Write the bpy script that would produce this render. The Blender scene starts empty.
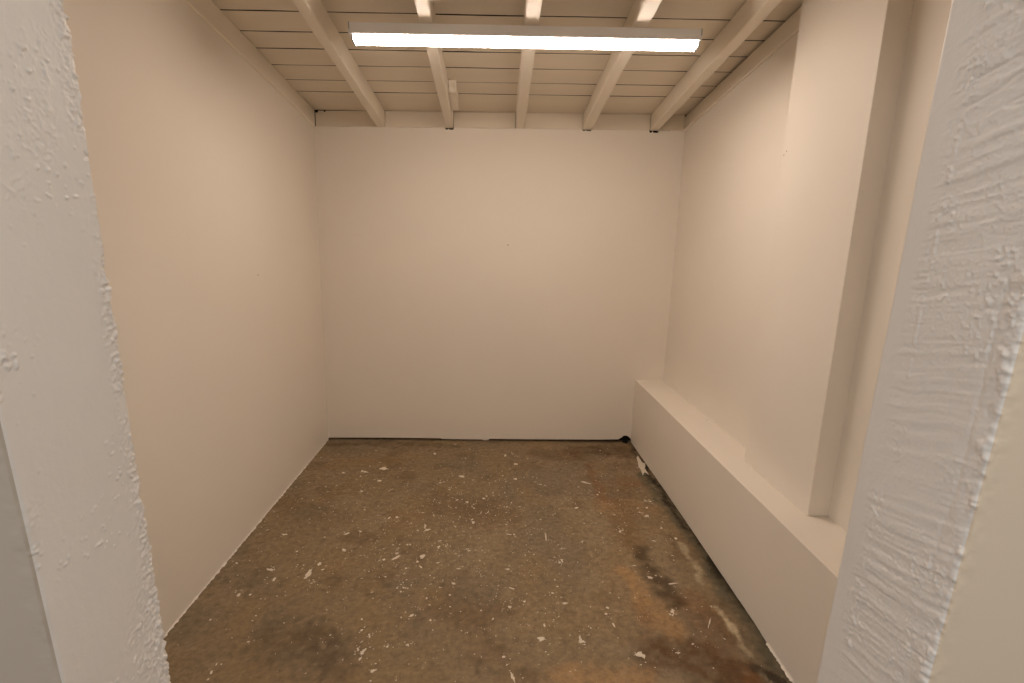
import bpy, bmesh, math, random
import numpy as np
from mathutils import Matrix, Vector

random.seed(7)
rng = np.random.default_rng(7)
scene = bpy.context.scene
COL = scene.collection

# ------------------------------------------------------------------ camera
CAM_PITCH, CAM_ROLL, CAM_YAW, CAM_F = 0.1978, 0.0276, -0.0414, 499.99
def camera_axes(p, r, y):
    cy, sy = math.cos(y), math.sin(y)
    f = Vector((-sy*math.cos(p), cy*math.cos(p), -math.sin(p)))
    rt = Vector((cy, sy, 0)); up = rt.cross(f)
    return math.cos(r)*rt + math.sin(r)*up, -math.sin(r)*rt + math.cos(r)*up, f
_r, _u, _f = camera_axes(CAM_PITCH, CAM_ROLL, CAM_YAW)
cam = bpy.data.cameras.new('camera'); cam_ob = bpy.data.objects.new('camera', cam); COL.objects.link(cam_ob)
cam.sensor_width = 36; cam.lens = CAM_F/1024*36; cam.clip_start = 0.02
cam_ob.matrix_world = Matrix(((_r.x, _u.x, -_f.x, 0), (_r.y, _u.y, -_f.y, 0), (_r.z, _u.z, -_f.z, 1.5), (0, 0, 0, 1)))
scene.camera = cam_ob

# ------------------------------------------------------------------ light
W = bpy.data.worlds.new('world'); scene.world = W; W.use_nodes = True
bg = W.node_tree.nodes['Background']
bg.inputs[0].default_value = (1.0, 0.98, 0.95, 1); bg.inputs[1].default_value = 0.40
def area(name, loc, target, size, size_y, power, color):
    l = bpy.data.lights.new(name, 'AREA'); l.shape = 'RECTANGLE'; l.size = size; l.size_y = size_y
    l.energy = power; l.color = color
    o = bpy.data.objects.new(name, l); COL.objects.link(o); o.location = loc
    o.rotation_euler = (Vector(target) - Vector(loc)).to_track_quat('-Z', 'Y').to_euler()
    return o
# assumed ceiling light of the corridor, unseen behind the camera
area('corridor_light', (0.5, -0.2, 2.6), (0.1, 0.1, 0), 0.9, 0.15, 9, (1.0, 0.97, 0.93))
# added unseen fill from further back, aimed through the doorway at the column
area('fill_light', (-3.0, -2.5, 2.2), (1.2, 1.7, 1.3), 1.6, 1.0, 25, (0.97, 0.98, 1.0))
LAMP_COLOR = (1.0, 0.84, 0.72); LAMP_STRENGTH = 43.0
scene.view_settings.view_transform = 'Standard'
scene.view_settings.look = 'None'
scene.view_settings.gamma = 1
scene.view_settings.use_curve_mapping = False
scene.view_settings.exposure = 0.0

# ------------------------------------------------------------------ dimensions
YB = 3.5985; XL = -1.215; XR = 1.2994; XB = 1.0875; ZB = 0.5019; XC = 1.2171; YC1 = 2.1922; YC2 = 1.6981
ZBL = 2.2171; SL = 0.1165; KX = (2.2745-2.2171)/(XR-XL)
YF = 0.75; YN = 0.56; XJL = -0.735*YF; XJR = 0.817*YF
PL = 0.105                                  # planks above rafter undersides
def zc(x, y, off=0.0):                      # underside of the rafters
    return ZBL + KX*(x-XL) + (YB-y)*SL + off

# ------------------------------------------------------------------ materials
def lin(c):
    return tuple(((v/255)/12.92 if v/255 <= .04045 else ((v/255+.055)/1.055)**2.4) for v in c) + (1,)
def material(name, base, rough=.6, var=.05, scale=3.0, bump=0.0, bscale=40, stretch=(1,1,1), spec=.35, metal=0, bdist=.002, var_scale2=None):
    m = bpy.data.materials.new(name); m.use_nodes = True
    nt = m.node_tree; N = nt.nodes; L = nt.links
    b = N['Principled BSDF']; b.inputs['Roughness'].default_value = rough; b.inputs['Metallic'].default_value = metal
    b.inputs['Specular IOR Level'].default_value = spec
    tc = N.new('ShaderNodeTexCoord'); mp = N.new('ShaderNodeMapping'); mp.inputs['Scale'].default_value = stretch
    L.new(tc.outputs['Object'], mp.inputs['Vector'])
    n = N.new('ShaderNodeTexNoise'); n.inputs['Scale'].default_value = scale; n.inputs['Detail'].default_value = 5
    L.new(mp.outputs[0], n.inputs['Vector'])
    mr = N.new('ShaderNodeMapRange'); mr.inputs['From Min'].default_value = .3; mr.inputs['From Max'].default_value = .7
    mr.inputs['To Min'].default_value = 1-var; mr.inputs['To Max'].default_value = 1+var
    L.new(n.outputs['Fac'], mr.inputs['Value'])
    mx = N.new('ShaderNodeMix'); mx.data_type = 'RGBA'; mx.blend_type = 'MULTIPLY'; mx.inputs['Factor'].default_value = 1
    mx.inputs[6].default_value = lin(base); L.new(mr.outputs[0], mx.inputs[7]); L.new(mx.outputs[2], b.inputs['Base Color'])
    if bump:
        nb = N.new('ShaderNodeTexNoise'); nb.inputs['Scale'].default_value = bscale; nb.inputs['Detail'].default_value = 6
        L.new(mp.outputs[0], nb.inputs['Vector'])
        bp = N.new('ShaderNodeBump'); bp.inputs['Strength'].default_value = bump; bp.inputs['Distance'].default_value = bdist
        L.new(nb.outputs['Fac'], bp.inputs['Height']); L.new(bp.outputs[0], b.inputs['Normal'])
    return m
M_wall = material('cream_wall_paint', (241, 232, 219), .55, .015, 1.6, .25, 260, bdist=.0006)
M_wood = material('painted_timber', (234, 223, 205), .5, .04, 6, .5, 30, (.25, 1, 1), bdist=.002)
M_raft = material('painted_rafter', (238, 228, 212), .45, .04, 8, .55, 34, (1, .3, 1), bdist=.002)
M_jamb = material('white_gloss_paint', (236, 229, 221), .42, .02, 4, .35, 120, bdist=.001, spec=.45)
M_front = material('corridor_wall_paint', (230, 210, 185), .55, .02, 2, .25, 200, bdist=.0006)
M_front2 = material('corridor_wall_left_darker', (192, 178, 162), .55, .02, 2, .25, 200, bdist=.0006)  # corridor face left of the doorway, coloured darker than the right one
M_dark = material('dark_void_timber', (30, 24, 18), .9, .2, 8)
M_metal = material('lamp_tray_enamel', (242, 242, 244), .4, .01, 4)
M_cap = material('lamp_end_cap_plastic', (178, 182, 186), .45, .01, 4)
M_fleck = material('dried_white_paint', (226, 214, 194), .6, .12, 60)
M_rub = material('black_rubber_scrap', (16, 14, 13), .55, .3, 60, .6, 80)
M_nail = material('nail_heads', (120, 98, 74), .6, .2, 60)
def lamp_material():
    m = bpy.data.materials.new('lamp_diffuser'); m.use_nodes = True
    nt = m.node_tree; b = nt.nodes['Principled BSDF']
    b.inputs['Base Color'].default_value = (.9, .9, .88, 1)
    b.inputs['Emission Color'].default_value = LAMP_COLOR + (1,)
    b.inputs['Emission Strength'].default_value = LAMP_STRENGTH
    return m
M_lamp = lamp_material()

# ------------------------------------------------------------------ mesh helpers
def link(name, me, mat, parent=None, kind=None, label=None):
    o = bpy.data.objects.new(name, me); COL.objects.link(o)
    if mat: me.materials.append(mat)
    if parent: o.parent = parent
    if kind: o['kind'] = kind
    if label: o['label'] = label
    return o
def from_data(name, v, f, mat, parent=None, kind=None, label=None, smooth=False):
    me = bpy.data.meshes.new(name); me.from_pydata([tuple(map(float, p)) for p in v], [], f); me.update()
    bm = bmesh.new(); bm.from_mesh(me); bmesh.ops.recalc_face_normals(bm, faces=bm.faces); bm.to_mesh(me); bm.free()
    if smooth: me.polygons.foreach_set('use_smooth', [True]*len(me.polygons))
    return link(name, me, mat, parent, kind, label)
def hexa(c8):      # 8 corners: bottom loop of four, top loop of four
    return list(c8), [(0,3,2,1),(4,5,6,7),(0,1,5,4),(1,2,6,5),(2,3,7,6),(3,0,4,7)]
def box(x0, x1, y0, y1, z0, z1):
    return hexa([(x0,y0,z0),(x1,y0,z0),(x1,y1,z0),(x0,y1,z0),(x0,y0,z1),(x1,y0,z1),(x1,y1,z1),(x0,y1,z1)])
def merge(parts):
    V, F = [], []
    for v, f in parts:
        k = len(V); V += list(v); F += [tuple(i+k for i in q) for q in f]
    return V, F
def bevel(o, w=.003, seg=2):
    bm = bmesh.new(); bm.from_mesh(o.data)
    bmesh.ops.bevel(bm, geom=bm.edges[:], offset=w, segments=seg, affect='EDGES', profile=.6)
    bm.to_mesh(o.data); bm.free(); return o
def prism_xz(poly, y0, y1):       # outline in X,Z extruded along Y
    n = len(poly); v = [(x, y0, z) for x, z in poly] + [(x, y1, z) for x, z in poly]
    f = [tuple(range(n)), tuple(range(2*n-1, n-1, -1))] + [(i, (i+1) % n, n+(i+1) % n, n+i) for i in range(n)]
    return v, f
def prism_yz(poly, x0, x1):
    v, f = prism_xz(poly, 0, 1)
    return [((x0 if p[1] == 0 else x1), p[0], p[2]) for p in v], f
def tag(o, label, cat=None, group=None, kind=None):
    o['label'] = label
    if cat: o['category'] = cat
    if group: o['group'] = group
    if kind: o['kind'] = kind

# ------------------------------------------------------------------ noise
def vnoise(u, v, seed):
    r = np.random.default_rng(seed).random((256, 256))
    iu = np.floor(u).astype(int); iv = np.floor(v).astype(int); fu = u-iu; fv = v-iv
    fu = fu*fu*(3-2*fu); fv = fv*fv*(3-2*fv)
    a = r[iu % 256, iv % 256]; b = r[(iu+1) % 256, iv % 256]; c = r[iu % 256, (iv+1) % 256]; d = r[(iu+1) % 256, (iv+1) % 256]
    return (a*(1-fu)+b*fu)*(1-fv) + (c*(1-fu)+d*fu)*fv
def fbm(u, v, seed, octv=4):
    s = 0; a = .5
    for k in range(octv):
        s = s + a*vnoise(u*2**k + 7.3*k, v*2**k + 3.1*k, seed+k); a *= .5
    return s/(1-.5**octv)
def sstep(a, b, x):
    t = np.clip((x-a)/(b-a), 0, 1); return t*t*(3-2*t)

# ------------------------------------------------------------------ floor
def dist_poly(X, Y, pts):
    best = np.full(X.shape, 1e9)
    if len(pts) == 1: return np.hypot(X-pts[0][0], Y-pts[0][1])
    for (ax, ay), (bx, by) in zip(pts, pts[1:]):
        dx, dy = bx-ax, by-ay; L2 = dx*dx+dy*dy+1e-9
        t = np.clip(((X-ax)*dx+(Y-ay)*dy)/L2, 0, 1)
        best = np.minimum(best, np.hypot(X-ax-t*dx, Y-ay-t*dy))
    return best
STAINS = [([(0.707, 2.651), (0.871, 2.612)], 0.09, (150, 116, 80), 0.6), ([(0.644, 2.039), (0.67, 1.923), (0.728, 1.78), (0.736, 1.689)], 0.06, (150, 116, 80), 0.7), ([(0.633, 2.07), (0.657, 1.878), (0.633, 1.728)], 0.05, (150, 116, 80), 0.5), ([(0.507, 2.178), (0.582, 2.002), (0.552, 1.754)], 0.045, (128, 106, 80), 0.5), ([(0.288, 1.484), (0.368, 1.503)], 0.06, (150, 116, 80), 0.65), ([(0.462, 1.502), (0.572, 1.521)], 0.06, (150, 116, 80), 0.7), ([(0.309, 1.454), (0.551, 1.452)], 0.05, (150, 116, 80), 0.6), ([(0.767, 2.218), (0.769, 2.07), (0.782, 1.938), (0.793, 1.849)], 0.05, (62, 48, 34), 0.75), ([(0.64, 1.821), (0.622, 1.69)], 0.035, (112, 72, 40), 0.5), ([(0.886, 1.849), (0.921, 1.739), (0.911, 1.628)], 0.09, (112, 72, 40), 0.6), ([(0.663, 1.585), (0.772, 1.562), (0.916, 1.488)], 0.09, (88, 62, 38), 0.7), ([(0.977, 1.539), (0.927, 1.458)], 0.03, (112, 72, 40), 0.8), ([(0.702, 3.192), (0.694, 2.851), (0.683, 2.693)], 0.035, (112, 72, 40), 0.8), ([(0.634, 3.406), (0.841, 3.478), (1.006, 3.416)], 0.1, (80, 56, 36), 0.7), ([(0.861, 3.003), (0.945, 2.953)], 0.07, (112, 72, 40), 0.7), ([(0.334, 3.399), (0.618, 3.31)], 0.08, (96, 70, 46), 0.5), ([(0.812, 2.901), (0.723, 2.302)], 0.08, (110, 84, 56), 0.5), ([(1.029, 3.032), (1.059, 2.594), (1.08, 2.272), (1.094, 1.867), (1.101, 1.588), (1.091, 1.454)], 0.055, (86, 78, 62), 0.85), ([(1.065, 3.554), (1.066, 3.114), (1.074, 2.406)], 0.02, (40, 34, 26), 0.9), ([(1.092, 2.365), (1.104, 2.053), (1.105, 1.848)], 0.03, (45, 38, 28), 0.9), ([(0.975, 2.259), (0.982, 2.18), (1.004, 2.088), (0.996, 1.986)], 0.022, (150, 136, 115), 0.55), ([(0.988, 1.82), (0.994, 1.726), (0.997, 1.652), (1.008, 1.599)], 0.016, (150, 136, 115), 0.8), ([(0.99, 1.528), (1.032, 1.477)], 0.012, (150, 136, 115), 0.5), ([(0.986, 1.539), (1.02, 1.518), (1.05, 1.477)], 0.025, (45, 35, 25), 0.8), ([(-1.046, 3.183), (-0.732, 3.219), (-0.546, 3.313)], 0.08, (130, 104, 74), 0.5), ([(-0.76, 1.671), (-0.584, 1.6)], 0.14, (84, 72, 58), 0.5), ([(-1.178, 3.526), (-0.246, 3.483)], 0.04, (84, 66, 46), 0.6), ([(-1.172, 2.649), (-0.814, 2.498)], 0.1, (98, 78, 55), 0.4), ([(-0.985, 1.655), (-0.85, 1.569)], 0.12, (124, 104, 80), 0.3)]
SPLASHES = [(-0.7013, 3.1117, 0.0424, 0.0009, 0.0058, -0.0272), (-0.8185, 3.0659, 0.0321, -0.0109, 0.0023, -0.0131), (-0.6876, 2.9396, 0.0173, 0.0003, 0.0033, -0.0147), (-0.3897, 3.3548, 0.0105, 0.0003, 0.0022, -0.0188), (-0.176, 3.0097, 0.0179, 0.0003, 0.0011, -0.0181), (-0.4993, 2.5158, 0.0121, 0.0001, 0.0017, -0.0093), (-0.542, 2.5079, 0.0068, 0.0094, 0.0041, -0.008), (-0.3356, 2.4371, 0.0059, 0.0, 0.0037, -0.028), (-0.3184, 2.3954, 0.0174, 0.0001, 0.0018, -0.0137), (-0.2442, 2.2465, 0.0082, 0.0, 0.0013, -0.0122), (-0.3122, 2.1689, 0.013, 0.011, 0.0055, -0.013), (-0.3294, 2.1292, 0.0078, 0.0, 0.0012, -0.0083), (-0.7003, 2.2203, 0.0107, 0.0, 0.0034, -0.0119), (-1.0407, 2.35, 0.0167, 0.0001, 0.0026, -0.0065), (-0.9863, 2.0711, 0.0219, -0.0028, 0.0034, -0.0091), (-0.9444, 2.0073, 0.0005, 0.0154, 0.0077, -0.0057), (-0.8086, 2.0402, 0.0062, 0.0339, 0.0129, -0.0115), (-0.7832, 2.1116, 0.005, 0.0123, 0.0054, -0.0062), (-0.1495, 1.9752, 0.009, -0.0, 0.0008, -0.0098), (-0.3024, 1.7849, 0.0091, 0.0049, 0.0029, -0.0067), (-0.2934, 1.6328, 0.0069, -0.0, 0.0012, -0.007), (-0.4532, 1.5994, 0.0085, 0.0156, 0.0057, -0.0054), (-0.4553, 1.5711, 0.0045, 0.0081, 0.005, -0.0047), (-0.4476, 1.6769, 0.0056, -0.0, 0.0035, -0.0146), (-0.473, 1.6132, 0.0048, -0.0, 0.0027, -0.0103), (-0.3963, 1.5179, 0.0122, 0.0026, 0.0029, -0.0076), (-1.1639, 2.1189, 0.0076, 0.0, 0.004, -0.0081), (-1.0494, 1.9054, 0.0055, 0.0079, 0.0069, -0.0078), (-0.4378, 2.1599, 0.0164, 0.0187, 0.004, -0.0074), (-0.4909, 2.1456, 0.0087, 0.0, 0.0018, -0.0084), (-0.7253, 2.3587, 0.0131, 0.0104, 0.0038, -0.0078), (-0.3677, 1.6246, 0.0037, 0.008, 0.0038, -0.0034), (-0.764, 2.8055, 0.0088, 0.0001, 0.0029, -0.0113), (-0.9445, 3.0475, 0.0094, 0.0002, 0.0038, -0.0131), (-0.439, 2.1947, 0.0089, 0.0, 0.0014, -0.0073), (-0.2552, 1.8814, 0.0047, -0.0, 0.0007, -0.0056), (-0.3771, 2.0827, 0.006, 0.0, 0.0011, -0.0067), (-0.0823, 2.4679, 0.008, 0.0001, 0.0007, -0.0163), (-0.1234, 2.6828, 0.0108, 0.0001, 0.0006, -0.0126), (0.1119, 3.3356, 0.0106, 0.0003, -0.0004, -0.0187), (0.1827, 3.1983, 0.0115, 0.0002, -0.0008, -0.0174), (0.1684, 2.9799, 0.012, 0.0002, -0.0006, -0.0153), (0.3006, 2.3322, 0.0048, 0.0, -0.0042, -0.0407), (0.0956, 2.0754, 0.012, -0.0016, -0.0007, -0.008), (0.0965, 1.8299, 0.0085, -0.0, -0.0003, -0.0086), (0.2125, 1.6566, 0.0179, -0.0001, -0.001, -0.0109), (0.3632, 1.6557, 0.0066, 0.0014, -0.0007, -0.0214), (0.3681, 1.6429, 0.0143, -0.0001, -0.0013, -0.0072), (0.0963, 1.4904, 0.0056, 0.0023, 0.0066, -0.0241), (0.5771, 1.5801, 0.0143, -0.0128, -0.0089, -0.0117), (0.7476, 2.0181, 0.0108, -0.007, -0.006, -0.0109), (0.8395, 1.9749, 0.0266, 0.0033, -0.0015, -0.005), (0.9802, 2.3264, 0.0072, -0.0056, -0.0063, -0.0109), (0.8935, 2.5445, 0.0111, -0.0092, -0.0064, -0.0128), (0.7025, 2.389, 0.01, 0.0001, -0.0026, -0.0104), (0.6171, 2.9371, 0.0371, -0.0225, -0.003, -0.0097), (1.0559, 3.1822, -0.007, -0.1235, -0.0308, -0.0276), (0.9646, 2.7051, 0.0079, 0.0001, -0.0034, -0.0108), (0.778, 1.802, 0.0087, 0.0036, -0.0014, -0.0159), (0.1606, 1.8626, 0.0063, -0.0, -0.0004, -0.0067), (0.3451, 2.1253, 0.0071, 0.0, -0.0011, -0.0084), (0.2853, 1.9149, 0.0081, -0.0, -0.0007, -0.0058), (0.4936, 1.7882, 0.0062, -0.0, -0.0012, -0.0052), (0.7229, 1.5876, 0.007, -0.0001, -0.0019, -0.0051), (0.9376, 2.4223, 0.0081, 0.0001, -0.003, -0.0089), (0.7961, 1.6294, 0.0058, -0.0, -0.0018, -0.0045), (0.5072, 2.6281, 0.0151, 0.0002, -0.0017, -0.0102), (-0.0293, 2.7269, 0.0099, 0.0001, 0.0003, -0.013), (0.9203, 2.6328, 0.0088, 0.0001, -0.0031, -0.0103), (0.9054, 1.7353, 0.0025, -0.001, -0.0241, -0.0379), (0.3332, 1.8511, 0.0142, -0.0, -0.0009, -0.0066), (0.7705, 1.7809, 0.0047, -0.0, -0.0019, -0.0052)]
xs = np.concatenate([np.linspace(-1.75, -1.27, 6), np.arange(-1.25, 1.16, .010), np.linspace(1.2, 1.75, 6)])
ys = np.concatenate([np.linspace(-1.6, .95, 18), np.arange(1.0, 3.68, .010), [3.72]])
GX, GY = np.meshgrid(xs, ys)
wx = GX + .10*(fbm(GX*7, GY*7, 11)-.5) + .03*(fbm(GX*30, GY*30, 15)-.5)
wy = GY + .14*(fbm(GX*7, GY*7, 21)-.5) + .04*(fbm(GX*30, GY*30, 25)-.5)
def linv(c):
    return np.array(lin(c)[:3])
col = np.ones(GX.shape + (3,))*linv((140, 120, 91))
big = fbm(GX*1.7, GY*1.7, 31); med = fbm(GX*6, GY*6, 41); fine = fbm(GX*22, GY*22, 45)
def blend(c, m):
    global col
    col = col*(1-m[..., None]) + linv(c)*m[..., None]
blend((154, 134, 106), .75*sstep(.46, .68, big)*sstep(.35, .6, med+.1))
blend((118, 96, 69), .7*sstep(.52, .70, med))
blend((126, 111, 89), .6*sstep(.5, .68, fbm(GX*3.1, GY*3.1, 51)))
blend((148, 124, 90), .5*sstep(.54, .7, fbm(GX*4.3+9, GY*2.8, 61)))
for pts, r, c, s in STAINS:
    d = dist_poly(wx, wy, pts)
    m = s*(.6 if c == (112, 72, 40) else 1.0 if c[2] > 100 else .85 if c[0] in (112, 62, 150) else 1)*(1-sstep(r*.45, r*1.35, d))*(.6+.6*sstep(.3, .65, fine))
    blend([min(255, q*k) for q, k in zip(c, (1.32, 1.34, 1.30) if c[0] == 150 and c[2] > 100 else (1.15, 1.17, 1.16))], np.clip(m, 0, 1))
# scrubbed pale arcs and hairline scratches
arc = np.abs(np.hypot(GX-.15, GY-2.0)-(.42+.05*fbm(GX*4, GY*4, 71)))
blend((156, 132, 104), .35*(1-sstep(.006, .03, arc))*sstep(.45, .6, med))
r2 = np.random.default_rng(19)
for k in range(46):
    x0, y0 = r2.uniform(-1.0, .95), r2.uniform(1.3, 3.4); a = r2.uniform(0, 3.14); l = r2.uniform(.05, .28); bend = r2.normal(0, .5)
    P_ = [(x0+l*t*math.cos(a+bend*t), y0+l*t*math.sin(a+bend*t)) for t in (0, .33, .66, 1)]
    blend((166, 144, 114) if k % 3 else (92, 74, 54), r2.uniform(.2, .5)*(1-sstep(.004, .013, dist_poly(GX, GY, P_)))*sstep(.3, .6, fine))
speck = fbm(GX*46, GY*46, 91, 3)
blend((84, 66, 48), .28*sstep(.62, .78, speck)); blend((170, 150, 122), .25*sstep(.66, .80, fbm(GX*40, GY*40, 95, 3)))
z = .0016*(fbm(GX*9, GY*9, 81)-.5)
z[(GX < -1.2) | (GX > 1.05)] -= .001
ny, nx = GX.shape
verts = np.stack([GX.ravel(), GY.ravel(), z.ravel()-.001], 1)
idx = np.arange(nx*ny).reshape(ny, nx)
faces = np.stack([idx[:-1, :-1].ravel(), idx[:-1, 1:].ravel(), idx[1:, 1:].ravel(), idx[1:, :-1].ravel()], 1).tolist()
me = bpy.data.meshes.new('floor'); me.from_pydata(verts.tolist(), [], faces); me.update()
me.polygons.foreach_set('use_smooth', [True]*len(me.polygons))
ca = me.color_attributes.new('stain', 'FLOAT_COLOR', 'POINT')
ca.data.foreach_set('color', np.concatenate([col.reshape(-1, 3), np.ones((nx*ny, 1))], 1).ravel().astype(np.float32))
def floor_material():
    m = bpy.data.materials.new('stained_concrete'); m.use_nodes = True
    nt = m.node_tree; N = nt.nodes; L = nt.links; b = N['Principled BSDF']
    at = N.new('ShaderNodeAttribute'); at.attribute_name = 'stain'
    tc = N.new('ShaderNodeTexCoord')
    n1 = N.new('ShaderNodeTexNoise'); n1.inputs['Scale'].default_value = 38; n1.inputs['Detail'].default_value = 8; n1.inputs['Roughness'].default_value = .65
    L.new(tc.outputs['Object'], n1.inputs['Vector'])
    mr = N.new('ShaderNodeMapRange'); mr.inputs['From Min'].default_value = .3; mr.inputs['From Max'].default_value = .7
    mr.inputs['To Min'].default_value = .72; mr.inputs['To Max'].default_value = 1.28; L.new(n1.outputs['Fac'], mr.inputs['Value'])
    mx = N.new('ShaderNodeMix'); mx.data_type = 'RGBA'; mx.blend_type = 'MULTIPLY'; mx.inputs['Factor'].default_value = 1
    L.new(at.outputs['Color'], mx.inputs[6]); L.new(mr.outputs[0], mx.inputs[7])
    n2 = N.new('ShaderNodeTexNoise'); n2.inputs['Scale'].default_value = 150; n2.inputs['Detail'].default_value = 3
    L.new(tc.outputs['Object'], n2.inputs['Vector'])
    m2 = N.new('ShaderNodeMapRange'); m2.inputs['From Min'].default_value = .69; m2.inputs['From Max'].default_value = .74
    m2.inputs['To Max'].default_value = .55; L.new(n2.outputs['Fac'], m2.inputs['Value'])
    mx2 = N.new('ShaderNodeMix'); mx2.data_type = 'RGBA'; L.new(m2.outputs[0], mx2.inputs['Factor'])
    L.new(mx.outputs[2], mx2.inputs[6]); mx2.inputs[7].default_value = lin((190, 172, 146))
    L.new(mx2.outputs[2], b.inputs['Base Color'])
    r = N.new('ShaderNodeMapRange'); r.inputs['To Min'].default_value = .5; r.inputs['To Max'].default_value = .8
    L.new(n1.outputs['Fac'], r.inputs['Value']); L.new(r.outputs[0], b.inputs['Roughness'])
    b.inputs['Specular IOR Level'].default_value = .3
    bp = N.new('ShaderNodeBump'); bp.inputs['Strength'].default_value = .35; bp.inputs['Distance'].default_value = .002
    L.new(n1.outputs['Fac'], bp.inputs['Height']); L.new(bp.outputs[0], b.inputs['Normal'])
    return m
floor = link('floor', me, floor_material(), kind='structure', label='stained brown concrete floor spattered with white paint')

def blot(cx, cy, e1, e2, n=10, jit=.28, h=.0011):
    ph = random.random()*6.28; v = []
    for k in range(n):
        a = 2*math.pi*k/n; r = 1 + jit*(random.random()-.5)*2
        v.append((cx+r*(math.cos(a)*e1[0]+math.sin(a)*e2[0]), cy+r*(math.cos(a)*e1[1]+math.sin(a)*e2[1]), .0002))
    c = [(x*.9+cx*.1, y*.9+cy*.1, h) for x, y, _ in v]
    f = [tuple(range(n, 2*n))] + [(i, (i+1) % n, n+(i+1) % n, n+i) for i in range(n)]
    return v+c, f
for (cx, cy, ax, ay, bx, by) in SPLASHES:
    q = .95 if math.hypot(ax, ay) > .07 else .85
    v, f = blot(cx, cy, (ax*q, ay*q), (bx*q, by*q), 15, .46)
    from_data('paint_splash', v, f, M_fleck, floor)
parts = []
for i in range(2100):
    x = random.uniform(XL+.02, 1.05); y = YB - abs(random.triangular(0, 2.3, 1.0))
    if random.random() < .6: x = random.gauss(-.15, .45); y = random.gauss(2.3, .55)
    if not (XL+.01 < x < 1.06 and 1.0 < y < YB-.02): continue
    s = min(.0060, .0010*math.exp(abs(random.gauss(0, .75))))
    a = random.random()*3.14; el = random.choice([1, 1, 1.2, 1.5, 2.5])
    parts.append(blot(x, y, (s*el*math.cos(a), s*el*math.sin(a)), (-s*math.sin(a)/math.sqrt(el), s*math.cos(a)/math.sqrt(el)), 6, .45, .0008))
    if random.random() < .06:      # a small cluster of drips
        for q in range(random.randint(3, 9)):
            t = s*random.uniform(.3, .8)
            parts.append(blot(x+random.gauss(0, .02), y+random.gauss(0, .025), (t, 0), (0, t*1.2), 6, .45, .0008))
for (cx, cy, ax, ay, bx, by) in SPLASHES:
    for k in range(random.randint(2, 6)):
        t = random.uniform(.0008, .0026); e = math.hypot(ax, ay)+math.hypot(bx, by)
        x, y = cx+random.gauss(0, .9)*e, cy+random.gauss(0, 1.1)*e
        if x < 1.07 and y < YB-.01: parts.append(blot(x, y, (t*1.4, 0), (t*.3, t), 7, .45, .0008))
v, f = merge(parts)
from_data('paint_flecks', v, f, M_fleck, floor, 'stuff')
# ragged paint line where the left wall meets the floor
v, f = [], []
NR = 260
for i in range(NR+1):
    y = 1.05 + (YB-1.06)*i/NR
    w = .003 + .012*max(0, random.random()-.45)
    v += [(XL-.002, y, .0006), (XL+w, y, .0006), (XL-.002, y, .006+.004*random.random())]
    if i: k = 3*i; f += [(k-3, k-2, k+1, k), (k-2, k-1, k+2, k+1)]
from_data('paint_edge', v, f, M_wall, floor, label='ragged white paint line along the wall foot')

# ------------------------------------------------------------------ back wall (board held just off the floor)
def ragged(n, a): return [a*(random.random()-.5) for _ in range(n)]
poly = []
top_notch = [(-.338, -.286, .012), (.592, .648, .010), (1.052, 1.112, .016)]
for (x, zz) in [(XL, .012), (-1.1, .014), (-.8, .016), (-.5, .018), (-.378, .017), (-.36, .012), (-.06, .011), (-.045, .004), (-.01, .004), (-.004, .017), (.3, .017), (.6, .020), (.84, .022), (.99, .026), (1.012, .040), (1.03, .055), (1.055, .056), (1.072, .045), (1.09, .026), (1.16, .02), (XR, .02)]:
    poly.append((x, zz + random.uniform(-.001, .001)))
top = [(XR, zc(XR, YB))]
pts = [(XL, 0)]
for a, b_, d in top_notch: pts += [(a-.004, 0), (a, d), (a+.017, d*.9), (a+.02, d*.2), (a+.025, d), (b_, d), (b_+.003, 0)]
for q in (1.125, 1.14, 1.16, 1.185): pts += [(q-.004, 0), (q-.001, random.uniform(.004, .014)), (q+.003, 0)]
for k in range(50): pts.append((-1.18+k*.046, random.uniform(-.0008, .0016)))
pts = sorted(set(p for p in pts))
clean = []
for p in pts:
    if any(a-.004 < p[0] < b_+.003 and abs(p[1]) < .0017 and p[1] != 0 for a, b_, d in top_notch): continue
    clean.append(p)
top += [(x, zc(x, YB) - d) for x, d in reversed(clean)]
v, f = prism_xz(poly+top, YB, YB+.0125)
wall_back = from_data('wall_back', v, f, M_wall, kind='structure', label='plain cream end wall held just off the floor by a thin dark gap')
# near-black backing added behind the board so its gaps look dark
v, f = merge([box(XL-.1, XR+.1, YB+.045, YB+.06, 0, 2.6), box(XL-.1, XR+.1, YB+.0125, YB+.045, 2.0, 2.19)])
from_data('trim_1', v, f, M_dark, kind='structure', label='near-black backing that makes the gap under the end wall dark')

# ------------------------------------------------------------------ left wall
ya, yb_ = YF, YB+.0125
n = 120; poly = []
for i in range(n+1):
    y = ya + (YB-.002-ya)*i/n; poly.append((y, .002+.0035*random.random()))
poly += [(yb_, .004), (yb_, zc(XL, yb_)), (ya, zc(XL, ya))]
v, f = prism_yz(poly, XL-.0125, XL)
wall_left = from_data('wall_left', v, f, M_wall, kind='structure', label='long plain cream side wall opposite the low ledge')
v, f = box(XL-.04, XL-.0125, YF, YB+.06, 0, 2.75); from_data('trim_2', v, f, M_dark, kind='structure', label='dark backing of the plain side wall')

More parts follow.
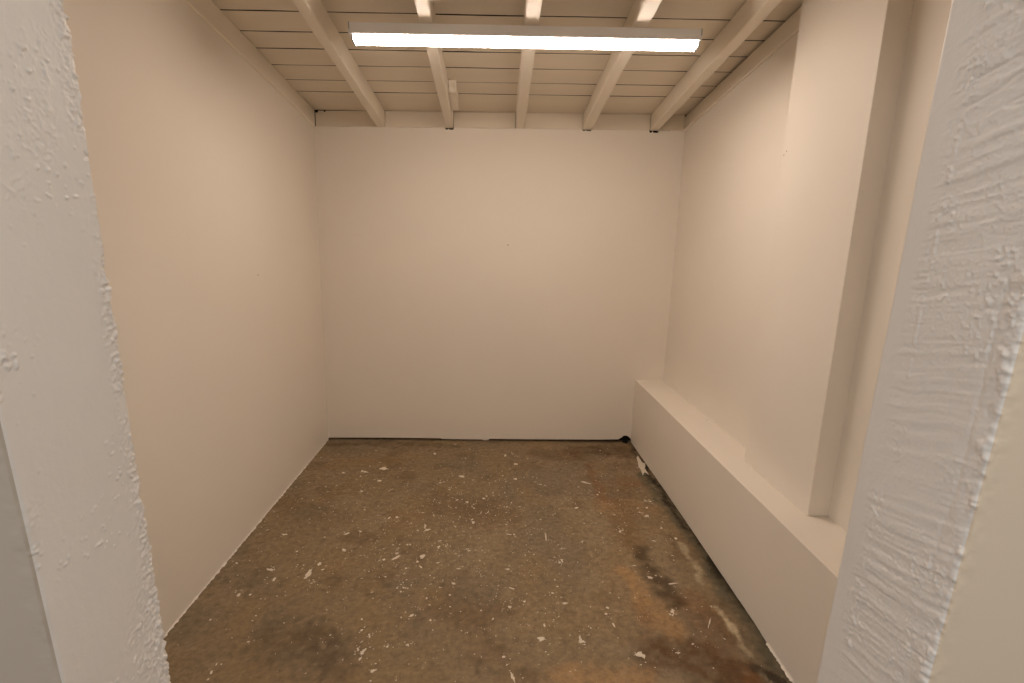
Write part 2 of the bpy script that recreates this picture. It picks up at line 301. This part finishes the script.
# ------------------------------------------------------------------ right wall, ledge and column
poly = [(YF, ZB-.02), (yb_, ZB-.02), (yb_, zc(XR, yb_)), (YF, zc(XR, YF))]
v, f = prism_yz(poly, XR, XR+.0125)
wall_right = from_data('wall_right', v, f, M_wall, kind='structure', label='cream side wall set back above the low ledge')
v, f = box(XR+.0125, XR+.04, YF, YB+.06, 0, 2.75); from_data('trim_3', v, f, M_dark, kind='structure', label='dark backing of the side wall above the ledge')
v, f = hexa([(XC, YC2, ZB), (XR+.004, YC2, ZB), (XR+.004, YC1, ZB), (XC, YC1, ZB),
             (XC, YC2, zc(XC, YC2, PL)), (XR+.004, YC2, zc(XR, YC2, PL)), (XR+.004, YC1, zc(XR, YC1, PL)), (XC, YC1, zc(XC, YC1, PL))])
column = from_data('column', v, f, M_wall, wall_right, label='shallow boxed column standing on the ledge'); bevel(column, .003, 2)
prof = []
for i in range(141):
    y = YF + (YB-.001-YF)*i/140
    if y > 1.75: g = .011 + .003*math.sin(y*3) + random.uniform(-.0007, .0007)
    elif y > 1.62: g = .008*(y-1.62)/.13 + random.random()*.003
    else: g = .001 + random.random()*.004
    prof.append((y, g))
v, f = prism_yz(prof + [(YB-.001, ZB-.0125), (YF, ZB-.0125)], XB, XB+.0125)
v2, f2 = hexa([(XB, YF, ZB-.0125), (XR, YF, ZB-.0125), (XR, YB, ZB-.0125), (XB, YB, ZB-.0125), (XB, YF, ZB), (XR, YF, ZB), (XR, YB, ZB), (XB, YB, ZB)])
v3, f3 = box(XB+.05, XR, YF, YB, 0.0, ZB-.0125)
v, f = merge([(v, f), (v2, f2)])
ledge = from_data('ledge', v, f, M_wall, wall_right, label='low boxed-in ledge running the length of the wall')
from_data('ledge_backing', v3, f3, M_dark, wall_right, label='dark backing seen under the ledge')
# torn paper edge at the near foot of the ledge
v, f = [], []
for i in range(81):
    y = 1.05 + .58*i/80
    w = .004+.016*random.random()*(1-i/110)
    v += [(XB+.002, y, .011+.006*random.random()), (XB-w*.4, y, .005), (XB-w, y, .0012)]
    if i: k = 3*i; f += [(k-3, k-2, k+1, k), (k-2, k-1, k+2, k+1)]
from_data('torn_edge', v, f, M_wall, ledge, label='ragged torn white paper along the foot of the ledge')
# nail heads and small marks in the paint
def dot(parent, p, ax, r=.004):
    bm = bmesh.new(); bmesh.ops.create_icosphere(bm, subdivisions=1, radius=r)
    for q in bm.verts:
        q.co[ax] *= .3
        q.co += Vector(p)
    me = bpy.data.meshes.new('nail_head'); bm.to_mesh(me); bm.free()
    return link('nail_head', me, M_nail, parent)
dot(wall_back, (.102, YB, 1.473), 1, .0045); dot(wall_left, (XL, 2.65, 1.293), 0)
for p in [(XC, 2.182, 1.888), (XC, 2.165, 1.90)]: dot(column, p, 0, .003)
dot(ledge, (1.272, 2.745, ZB), 2, .004)

# ------------------------------------------------------------------ ceiling: planks on rafters
def slab(x0, x1, y0, y1, off, th, dz=(0, 0, 0, 0)):
    c = [(x0, y0), (x1, y0), (x1, y1), (x0, y1)]
    return hexa([(x, y, zc(x, y, off)+d) for (x, y), d in zip(c, dz)] + [(x, y, zc(x, y, off+th)+d) for (x, y), d in zip(c, dz)])
YT = YB+.0125
v, f = slab(XL-.04, XR+.04, YF-.01, YB+.06, PL+.024, .02)
ceiling = from_data('ceiling', v, f, M_dark, kind='structure', label='white painted sloping ceiling of planks on open rafters')
random.seed(31)
seams = [YT+.004, 3.313, 3.151, 2.972, 2.795, 2.635, 2.464, 2.292]
while seams[-1] > YF+.05: seams.append(seams[-1]-.168)
seams[-1] = YF
for i, (yb2, ya2) in enumerate(zip(seams, seams[1:])):
    # each board has slightly wandering edges; its unpainted edges are dark
    ns = 34; V = []; F = []; M = []
    sd = random.randint(0, 9999); tilt = random.uniform(.0002, .0012)
    px_ = np.linspace(XL-.03, XR+.03, ns+1)
    wide = .0042 if i != 2 else .0016
    w0 = np.clip((vnoise(px_*5, px_*0+.5, sd)-.22)*2*wide, .0012, .006); w1 = np.clip((vnoise(px_*5, px_*0+.5, sd+1)-.22)*2*wide, .0012, .006)
    bow = .0012*(vnoise(px_*2.2, px_*0+.5, sd+2)-.5)
    for k in range(ns+1):
        x = px_[k]; y0 = ya2+w0[k]; y1 = yb2-w1[k]
        V += [(x, y0, zc(x, y0, PL+bow[k]-tilt)), (x, y1, zc(x, y1, PL+bow[k]+tilt)), (x, y1, zc(x, y1, PL+.022)), (x, y0, zc(x, y0, PL+.022))]
        if k:
            q = 4*k
            for j in range(4): F.append((q-4+j, q-4+(j+1) % 4, q+(j+1) % 4, q+j)); M.append(0 if j == 0 else 1)
    F += [(3, 2, 1, 0), (4*ns, 4*ns+1, 4*ns+2, 4*ns+3)]; M += [1, 1]
    o = from_data('plank', V, F, M_wood, ceiling); o.data.materials.append(M_dark); o.data.polygons.foreach_set('material_index', M)
def rafter(name, x0, x1, y0, y1, off=0.0, wob=.0035, parent=None, skew=0.0, top=PL+.001):
    n = 14; v = []; f = []
    for i in range(n+1):
        y = y0 + (y1-y0)*i/n
        sk = skew*(y-2.2)/1.4
        a, b_ = x0+sk+random.uniform(-wob, wob)*.6, x1+sk+random.uniform(-wob, wob)*.6
        c = off+random.uniform(-wob, wob)*.5
        v += [(a, y, zc(a, y, c)), (b_, y, zc(b_, y, c+random.uniform(-wob, wob)*.3)), (b_, y, zc(b_, y, top)), (a, y, zc(a, y, top))]
        if i:
            k = 4*i; f += [(k-4+j, k-4+(j+1) % 4, k+(j+1) % 4, k+j) for j in range(4)]
    f += [(3, 2, 1, 0), (4*n, 4*n+1, 4*n+2, 4*n+3)]
    o = from_data(name, v, f, M_raft, parent)
    bm = bmesh.new(); bm.from_mesh(o.data)
    es = [e for e in bm.edges if abs(e.verts[0].co.y-e.verts[1].co.y) > .05]
    bmesh.ops.bevel(bm, geom=es, offset=.006, segments=2, affect='EDGES', profile=.5)
    bm.to_mesh(o.data); bm.free()
    return o
RX = [(-.803, -.750), (-.327, -.274), (.112, .172), (.572, .635), (1.045, 1.104)]
SK = [.007, -.010, .019, .018, .009]
for (x0, x1), k_ in zip(RX, SK): rafter('rafter', x0, x1, YF, YB+.01, parent=ceiling, skew=k_)
RX = [(a+k_, b_+k_) for (a, b_), k_ in zip(RX, SK)]
rafter('rafter', XL-.035, XL+.008, YF, YB+.01, .0005, .0008, ceiling)
rafter('rafter', XR-.012, XR+.035, YC1+.001, YB+.01, .0005, .0008, ceiling, top=PL-.012)
rafter('rafter', XR-.012, XR+.035, YF, YC2-.001, .0005, .0008, ceiling)
# blocking between the rafters on top of the end wall
edges = [(XL+.008, XL+.008)] + RX + [(XR-.012, XR-.012)]
for i in range(len(edges)-1):
    x0, x1 = edges[i][1]+.0002, edges[i+1][0]-.0002
    if i == 0: x0 += .005
    y0, y1 = YB+.006, YB+.04
    t0 = PL-.001-(.004 if i == 0 else .0)
    tw = random.uniform(0, .004)
    b0 = random.uniform(.001, .003)
    v = [(x0, y0+tw, zc(x0, YB, b0)), (x1, y0, zc(x1, YB, b0)), (x1, y1, zc(x1, YB, b0)), (x0, y1, zc(x0, YB, b0)),
         (x0, y0+tw, zc(x0, y0, t0)), (x1, y0, zc(x1, y0, t0+(.003 if i == 0 else 0))), (x1, y1, zc(x1, y1, PL-.002)), (x0, y1, zc(x0, y1, t0))]
    o = from_data('blocking', *hexa(v), M_wood, ceiling); bevel(o, .0012, 1)
for hx, hz, hr in [(-1.192, .094, .010), (-1.140, .0965, .007)]:
    h = dot(ceiling, (hx, YB+.0055, zc(hx, YB, hz)), 1, hr); h.name = 'knot_hole'; h.data.materials[0] = M_dark
# two short cleats nailed beside the second rafter
for y0, y1, x0, x1, off in [(3.119, 3.39, -.2785, -.234, .036), (2.10, 2.19, -.2735, -.222, .010)]:
    v = [(x, y, zc(x, y, o_)) for o_ in (off, PL) for x, y in ((x0, y0), (x1, y0), (x1, y1), (x0, y1))]
    o = from_data('cleat', *hexa(v), M_raft, ceiling); bevel(o, .003, 1)

# ------------------------------------------------------------------ the batten lamp
LX0, LX1, LY = -.606, .862, 2.322
lamp = bpy.data.objects.new('batten_lamp', None); COL.objects.link(lamp)
lamp.location = ((LX0+LX1)/2, LY+.04, zc((LX0+LX1)/2, LY+.04)); bpy.context.view_layer.update()
tag(lamp, 'long lit white batten lamp fixed across the undersides of the ceiling rafters', 'lamp')
def lamp_part(name, prof, x0, x1, mat, bev=0, parent=lamp, label=None, smooth=False):
    n = len(prof); v = []
    for x in (x0, x1):
        for y, o_ in prof: v.append((x, LY+y, zc(x, LY+y, o_)))
    v = [Vector(p)-lamp.location for p in v] if parent is lamp else v
    f = [tuple(range(n)), tuple(range(2*n-1, n-1, -1))] + [(i, (i+1) % n, n+(i+1) % n, n+i) for i in range(n)]
    o = from_data(name, v, f, mat, parent, label=label)
    if bev: bevel(o, bev, 2)
    return o
T0 = -.0035
lamp_part('tray', [(0, T0), (.092, T0), (.092, -.046), (0, -.046)], LX0-.018, LX1+.012, M_metal, .002, label='grey enamel lamp tray')
dp = [(.009, -.0462), (.009, -.052), (.0105, -.059), (.015, -.0635), (.022, -.065), (.053, -.065), (.062, -.0635), (.071, -.0590), (.079, -.0530), (.084, -.0462)]
lamp_part('diffuser', dp, LX0, LX1, M_lamp, label='glowing white diffuser')
cp = [(.0075, -.0462), (.0075, -.0525), (.009, -.0600), (.014, -.0655), (.0215, -.067), (.0535, -.067), (.063, -.0655), (.0725, -.0605), (.0805, -.0540), (.0855, -.0462)]
lamp_part('end_cap', cp, LX0-.007, LX0-.0005, M_cap); lamp_part('end_cap', cp, LX1+.0005, LX1+.007, M_cap)
for x in (LX0-.014, LX1+.008):
    lamp_part('fixing_clip', [(-.003, -.004), (.004, -.004), (.004, -.030), (-.003, -.030)], x-.002, x+.002, M_cap)

# ------------------------------------------------------------------ doorway: front wall with rough painted jambs
def pier(name, side, parent, label):
    xj = XJL if side < 0 else XJR
    s = side                                   # outward direction in X, away from the opening
    xo = -1.75 if side < 0 else 1.75
    path = []
    r = .006
    for t in np.concatenate([np.linspace(0, .72, 14)[:-1], np.linspace(.72, .98, 30)[:-1]]):
        path.append((xo + (xj+s*r-xo)*t/1.0, YN))
    path.append((xj+s*.025, YN)); 
    path = [p for p in path if abs(p[0]-xj) >= .0249]
    for t in np.linspace(.022, r, 6): path.append((xj+s*t, YN))
    for a in (22, 45, 68): path.append((xj+s*r-s*r*math.sin(math.radians(a)), YN+r-r*math.cos(math.radians(a))))
    nrev = 112
    for t in np.linspace(YN+r, YF-r, nrev): path.append((xj, t))
    for a in (22, 45, 68): path.append((xj+s*(r-r*math.cos(math.radians(a))), YF-r+r*math.sin(math.radians(a))))
    for t in (r, .015, .03, .06, .2): path.append((xj+s*t, YF))
    path.append(((XL-.04 if s < 0 else XR+.04), YF))
    path.append((xo, YF))
    P = np.array(path)
    T = np.gradient(P, axis=0); Nn = np.stack([T[:, 1], -T[:, 0]], 1); Nn /= np.linalg.norm(Nn, axis=1)[:, None]+1e-9
    if side < 0: pass
    # normals must face the camera side / the opening
    mid = len(P)//2
    k = np.argmin(np.abs(P[:, 0]-xj)+np.abs(P[:, 1]-(YN+YF)/2))
    if Nn[k, 0]*(-s) < 0: Nn = -Nn
    Z = np.concatenate([[0, .25, .5], np.arange(.64, 1.95, .0019), [2.1, 2.3, 2.75]])
    S = np.concatenate([[0], np.cumsum(np.linalg.norm(np.diff(P, axis=0), axis=1))])
    SS, ZZ = np.meshgrid(S, Z)
    PY = np.broadcast_to(P[:, 1], SS.shape); PX = np.broadcast_to(P[:, 0], SS.shape)
    rev = (np.abs(PX-xj) < .03) & (PY < YF+.001)
    u = np.clip((PY-YN)/(YF-YN), 0, 1)         # 0 near edge, 1 far edge
    fy = PY*1.0
    # uneven plaster and paint build-up
    d = .0024*(fbm(fy*9, ZZ*6, 101+side)-.5) + .0005*(fbm(fy*60, ZZ*60, 111+side)-.5)
    spk = fbm(fy*330, ZZ*330, 131+side, 2)
    grain = fbm(fy*190, ZZ*190, 121+side, 3)
    if side < 0:
        clus = sstep(.58, .72, fbm(fy*16+5, ZZ*13, 141))*.34
        edge = sstep(.80, .97, u)*sstep(.40, .58, fbm(fy*9, ZZ*9, 151)+.04)
        low = sstep(.55, .9, u)*sstep(1.05, .80, ZZ)*.8
        mask = np.clip(clus+edge+low, 0, 1)
        d += mask*(.0026*sstep(.42, .80, grain) + .0022*sstep(.48, .80, spk) - .0008)
        # chips out of the far arris
        chip = sstep(.925, .985, u)*sstep(.62, .76, fbm(fy*40, ZZ*55, 161))
        d -= .0045*chip
        lone = sstep(.72, .85, fbm(fy*150, ZZ*150, 171, 2))*sstep(.5, .62, fbm(fy*12, ZZ*12, 173))
        d += .0022*lone*(1-mask)
        near = sstep(.10, .0, u)
        d += near*.004*(fbm(fy*30, ZZ*26, 181)-.45)
        brush = fbm(fy*70, ZZ*5, 191)-.5
        d += .0003*brush
    else:
        zone = sstep(.90, .70, u)*(.35+.65*sstep(.30, .55, fbm(fy*6, ZZ*5, 241)))
        skew = ZZ+.25*(fy-YN)+.02*(fbm(fy*10, ZZ*7, 211)-.5)
        stri = fbm(fy*9, skew*120, 221, 4)
        d += zone*(.0016*(sstep(.30, .75, stri)-.5))
        groove = 1-sstep(.0, .035, np.abs(fbm(fy*4, skew*34, 225, 2)-.5))
        d -= zone*.0016*groove*sstep(.45, .6, fbm(fy*8, ZZ*8, 229))
        d += zone*(.0021*sstep(.52, .80, grain)*sstep(.45, .6, fbm(fy*20, ZZ*18, 231)) + .0008*sstep(.55, .8, spk))
        d += .0011*(1-sstep(.0, .02, np.abs(u-.72-.05*(fbm(fy*0, ZZ*5, 233)-.5))))*sstep(.5, .62, fbm(fy*50, ZZ*50, 235))
        near = sstep(.16, .0, u)
        d += near*(.006*(fbm(fy*36, ZZ*36, 251)-.5) + .004*sstep(.5, .75, fbm(fy*45, ZZ*42, 261)) )
        d -= .0009*(1-sstep(.0, .03, np.abs(u-.17-.05*(fbm(fy*0, ZZ*9, 237)-.5))))*sstep(.35,.6,fbm(fy*0, ZZ*7, 239))
    d = np.where(rev, d, .0006*(fbm(PX*20, ZZ*20, 271)-.5))
    lip = sstep(.03, .008, np.abs(PX-xj))*(PY < YN+.0005)
    d = np.where(PY < YN+.0005, .0006*(fbm(PX*20, ZZ*20, 271)-.5)+lip*.003*(fbm(PX*60, ZZ*60, 281)-.35), d)
    fade = sstep(.55, .64, ZZ)*sstep(2.06, 1.98, ZZ)
    d = d*fade
    uu = np.clip((PY-YN)/(YF-YN), 0, 1)
    if side < 0: lean = -.567+.010*uu-XJL + (-.0477+.0248*uu)*(ZZ-1.5)
    else: lean = .632-.0145*uu-XJR + (.041-.0194*uu)*(ZZ-1.5)
    lean = lean*sstep(.45, .0, np.abs(PX-xj)-.02)
    X = PX + lean + Nn[None, :, 0]*d; Y = PY + Nn[None, :, 1]*d
    ny_, nx_ = SS.shape
    V = np.stack([X.ravel(), Y.ravel(), ZZ.ravel()], 1)
    I = np.arange(nx_*ny_).reshape(ny_, nx_)
    F = np.stack([I[:-1, :-1].ravel(), I[:-1, 1:].ravel(), I[1:, 1:].ravel(), I[1:, :-1].ravel()], 1).tolist()
    F += [tuple(I[0, ::-1]), tuple(I[-1, :])]
    F += [(I[i, -1], I[i, 0], I[i+1, 0], I[i+1, -1]) for i in range(ny_-1)]
    me = bpy.data.meshes.new(name); me.from_pydata(V.tolist(), [], [tuple(int(q) for q in ff) for ff in F]); me.update()
    bm = bmesh.new(); bm.from_mesh(me); bmesh.ops.recalc_face_normals(bm, faces=bm.faces); bm.to_mesh(me); bm.free()
    me.polygons.foreach_set('use_smooth', [True]*len(me.polygons))
    o = link(name, me, M_jamb, parent, label=label)
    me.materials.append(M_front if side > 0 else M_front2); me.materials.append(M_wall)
    cen = np.empty(len(me.polygons)*3); me.polygons.foreach_get('center', cen); cen = cen.reshape(-1, 3)
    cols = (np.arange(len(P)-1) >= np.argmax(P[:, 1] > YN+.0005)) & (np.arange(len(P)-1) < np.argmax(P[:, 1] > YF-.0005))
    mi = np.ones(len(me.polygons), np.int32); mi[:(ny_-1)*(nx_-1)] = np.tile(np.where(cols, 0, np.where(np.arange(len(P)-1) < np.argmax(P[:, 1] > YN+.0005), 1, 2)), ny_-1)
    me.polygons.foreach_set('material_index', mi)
    return o
v, f = box(XJL-.004, XJR+.004, YN+.004, YF-.004, 2.12, 2.75)
wall_front = from_data('wall_front', v, f, M_front, kind='structure', label='thick doorway wall of rough painted plaster, open to the room')
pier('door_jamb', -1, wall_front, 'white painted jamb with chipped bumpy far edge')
pier('door_jamb', 1, wall_front, 'white painted jamb scored with rough ridges')

# ------------------------------------------------------------------ the scrap in the corner gap
bm = bmesh.new(); bmesh.ops.create_icosphere(bm, subdivisions=3, radius=1)
for q in bm.verts:
    c = q.co.copy()
    k = 1 + .35*math.sin(5*c.x+2*c.z)*math.sin(4*c.y+1) + .18*math.sin(11*c.z+7*c.x) + .1*random.uniform(-1, 1)
    q.co = Vector((c.x*.019*k, c.y*.014*k, c.z*.010*k))
zm = min(q.co.z for q in bm.verts)
for q in bm.verts: q.co.z -= zm
me = bpy.data.meshes.new('rubber_scrap'); bm.to_mesh(me); bm.free()
me.polygons.foreach_set('use_smooth', [True]*len(me.polygons))
scrap = link('rubber_scrap', me, M_rub); scrap.location = (1.045, YB-.008, .0)
tag(scrap, 'small crumpled black scrap poking from the gap where end wall meets ledge', 'scrap')
